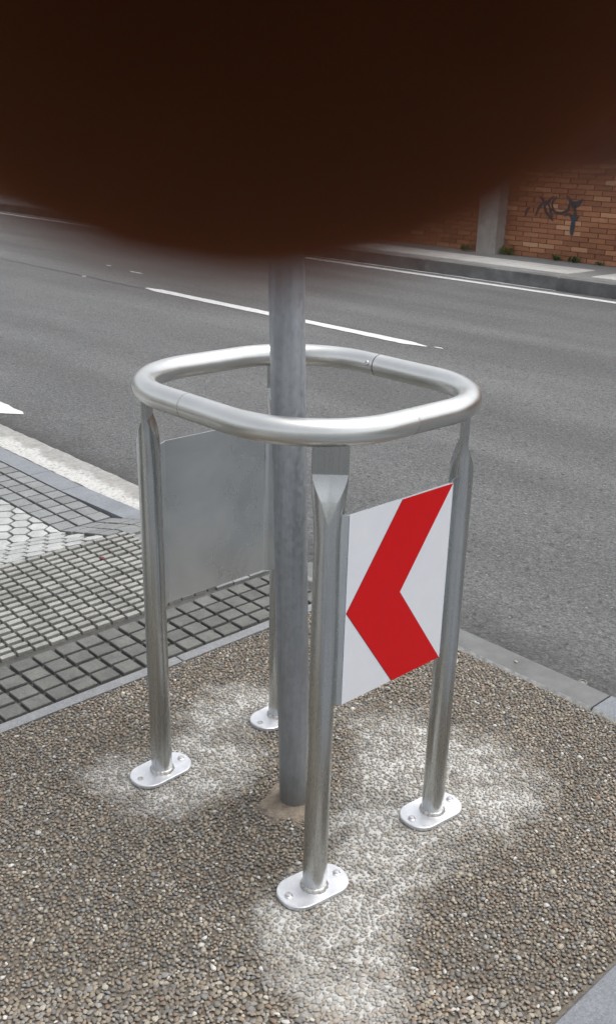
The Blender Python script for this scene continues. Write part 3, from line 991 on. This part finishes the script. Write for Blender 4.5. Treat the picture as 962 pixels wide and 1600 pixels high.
# sign panels: folded metal pan, white sheet, red chevron
def panel(u, sgn, v0, v1, fl0, fl1):
    pts = [(u - sgn * .016, fl0), (u - sgn * .007, v0 - .006), (u - sgn * .0015, v0 - .0005), (u - sgn * .0, v0 + .003), (u, v1 - .003), (u - sgn * .0015, v1 + .0005), (u - sgn * .007, v1 + .006), (u - sgn * .018, fl1)]
    z0, z1, th = .436, .828, .0022
    v, f = [], []
    n = len(pts)
    for (a, b) in pts:
        for z in (z0, z1):
            v += [(a, b, z), (a - sgn * th, b, z)]
    for i in range(n - 1):
        a = i * 4; b = a + 4
        f += [(a, b, b + 2, a + 2), (a + 1, a + 3, b + 3, b + 1), (a, a + 1, b + 1, b), (a + 2, b + 2, b + 3, a + 3)]
    f += [(0, 2, 3, 1), ((n - 1) * 4, (n - 1) * 4 + 1, (n - 1) * 4 + 3, (n - 1) * 4 + 2)]
    if sgn < 0:
        f = [tuple(reversed(q_)) for q_ in f]
    pn = obj('sign_panel', mesh('sign_panel', v, f, M['sheet']), guard)
    def layer(name, poly, d0, d1, mat):
        m_ = len(poly)
        vv = [(u + sgn * d0, a, b) for a, b in poly] + [(u + sgn * d1, a, b) for a, b in poly]
        ff = [tuple(range(m_, 2 * m_)), tuple(reversed(range(m_)))] + [(i, (i + 1) % m_, m_ + (i + 1) % m_, m_ + i) for i in range(m_)]
        if sgn < 0:
            ff = [tuple(reversed(q_)) for q_ in ff]
        return obj(name, mesh(name, vv, ff, mat), pn)
    W_ = v1 - v0
    layer('reflective_sheet', [(v0 + .001, z0 + .001), (v1 - .001, z0 + .001), (v1 - .001, z1 - .001), (v0 + .001, z1 - .001)], .0002, .0010, M['white'])
    zm = (z0 + z1) / 2
    def L(a): return v0 + .003 + a * (W_ - .005) if sgn > 0 else v1 - .003 - a * (W_ - .005)
    def chev(e):
        k = e
        pts_ = [(L(0) - k, zm), (L(.485) - k * 1.1, z1 - .0014), (L(1) + (0), z1 - .0014), (L(.51) + k * 1.1, zm), (L(1), z0 + .0014), (L(.485) - k * 1.1, z0 + .0014)]
        return pts_ if sgn < 0 else list(reversed(pts_))
    layer('chevron_outline', chev(.0012), .0010, .0013, M['edge'])
    layer('chevron', chev(0), .0011, .0016, M['red'])
    return pn
p1 = panel(.272, 1, -.131, .163, -.141, .198)
p1['label'] = 'white panel with red chevron pointing left'
p2 = panel(-.312, -1, -.118, .176, -.146, .196)
p2['label'] = 'panel seen from its bare metal back'

# ------------------------------------------------------------------ small litter
def lump(name, r, mat, loc, label, cat, sq=(1, .7, .5)):
    b = bmesh.new(); bmesh.ops.create_icosphere(b, subdivisions=2, radius=r)
    for q_ in b.verts:
        k = 1 + random.uniform(-.18, .18)
        q_.co = Vector((q_.co.x * sq[0] * k, q_.co.y * sq[1] * k, q_.co.z * sq[2] * k))
    me = bpy.data.meshes.new(name); b.to_mesh(me); b.free(); me.materials.append(mat)
    me.polygons.foreach_set('use_smooth', [True] * len(me.polygons))
    return tag(obj(name, me, None, loc), label, cat)
lump('dark_scrap', .013, M['scrap'], (-1.445, .40, zpath(-1.445) + .008), 'small dark red scrap lying on the pale ribbed tiles', 'scrap', (1.1, .7, .25))
lump('small_stone', .006, M['stone'], (-.047, .956, .003), 'tiny pale stone lying on the dark kerb', 'stone')
cb = MB().lathe([(.014, 0), (.0145, .003), (.012, .0055), (.0095, .0055), (.008, .0025), (.001, .002)], 24)
tag(obj('bottle_cap', cb.mesh('bottle_cap', M['cap'], 40), None, (.085, 1.13, ROAD_Z + .001), (.2, .1, 0)), 'round grey bottle cap in the dirt beside the kerb', 'bottle cap')

# ------------------------------------------------------------------ fingertip over the lens, unseen handset added behind it to block light
HAND = Matrix.Translation(CAM_POS) @ CAM_ROT.to_4x4()
def finger_mesh():
    n, v, f = 40, [], []
    tip_z, tip_y = -.0125, .00290
    sl_ = .62
    prof = []
    for i in range(13):
        a = i / 12 * PI / 2
        prof.append((.0086 * (1 - math.cos(a)), math.sin(a)))
    prof += [(.0125, 1.02), (.017, 1.03), (.022, 1.0), (.027, 1.03), (.032, 1.02), (.042, 1.0), (.055, 1.03), (.062, .98)]
    for d, r in prof:
        yc = tip_y + d; zc = tip_z + d * sl_
        rx = max(.00005, .0080 * r); rz = max(.00005, .0069 * r)
        for i in range(n):
            a = 2 * PI * i / n
            v.append((-.0007 + rx * math.cos(a) - d * .03, yc, zc + rz * math.sin(a) * (1 if math.sin(a) > 0 else .85)))
    m = len(prof)
    for k in range(m - 1):
        for i in range(n):
            j = (i + 1) % n
            f.append((k * n + i, (k + 1) * n + i, (k + 1) * n + j, k * n + j))
    f.append(tuple(range(n))); f.append(tuple(reversed(range((m - 1) * n, m * n))))
    return mesh('fingertip', v, f, M['skin'], True)
fg = tag(obj('fingertip', finger_mesh()), 'out of focus dark brown fingertip filling the top of the view', 'finger')
fg.matrix_world = HAND
nv, nf = [], []
for i in range(9):
    for j in range(7):
        x = (j - 3) / 3 * .0055; d = .002 + i / 8 * .011
        a = x / .0088
        zc = -.0125 + d * .62
        nv.append((-.0005 + x,   .0029 + d, zc - .0069 * .85 * math.sqrt(max(0, 1 - a * a)) * (1.04 if i > 1 else .75)))
for i in range(8):
    for j in range(6):
        nf.append((i * 7 + j, i * 7 + j + 1, (i + 1) * 7 + j + 1, (i + 1) * 7 + j))
obj('nail', mesh('nail', nv, nf, M['nail'], True), fg)
ph = tag(obj('unseen_phone', None), 'black handset added out of view behind the fingertip to shade it', 'unseen_phone')
ph.matrix_world = HAND
obj('unseen_phone_body', MB().prism(rrect(.037, .074, .008), 0, .0085, .0012).mesh('unseen_phone_body', M['unseen_phone'], 30), ph, (0, -.040, .0012))
obj('screen', MB().prism(rrect(.030, .060, .001), 0, .0004).mesh('screen', M['unseen_phone'], 30), ph, (0, -.040, .0098))
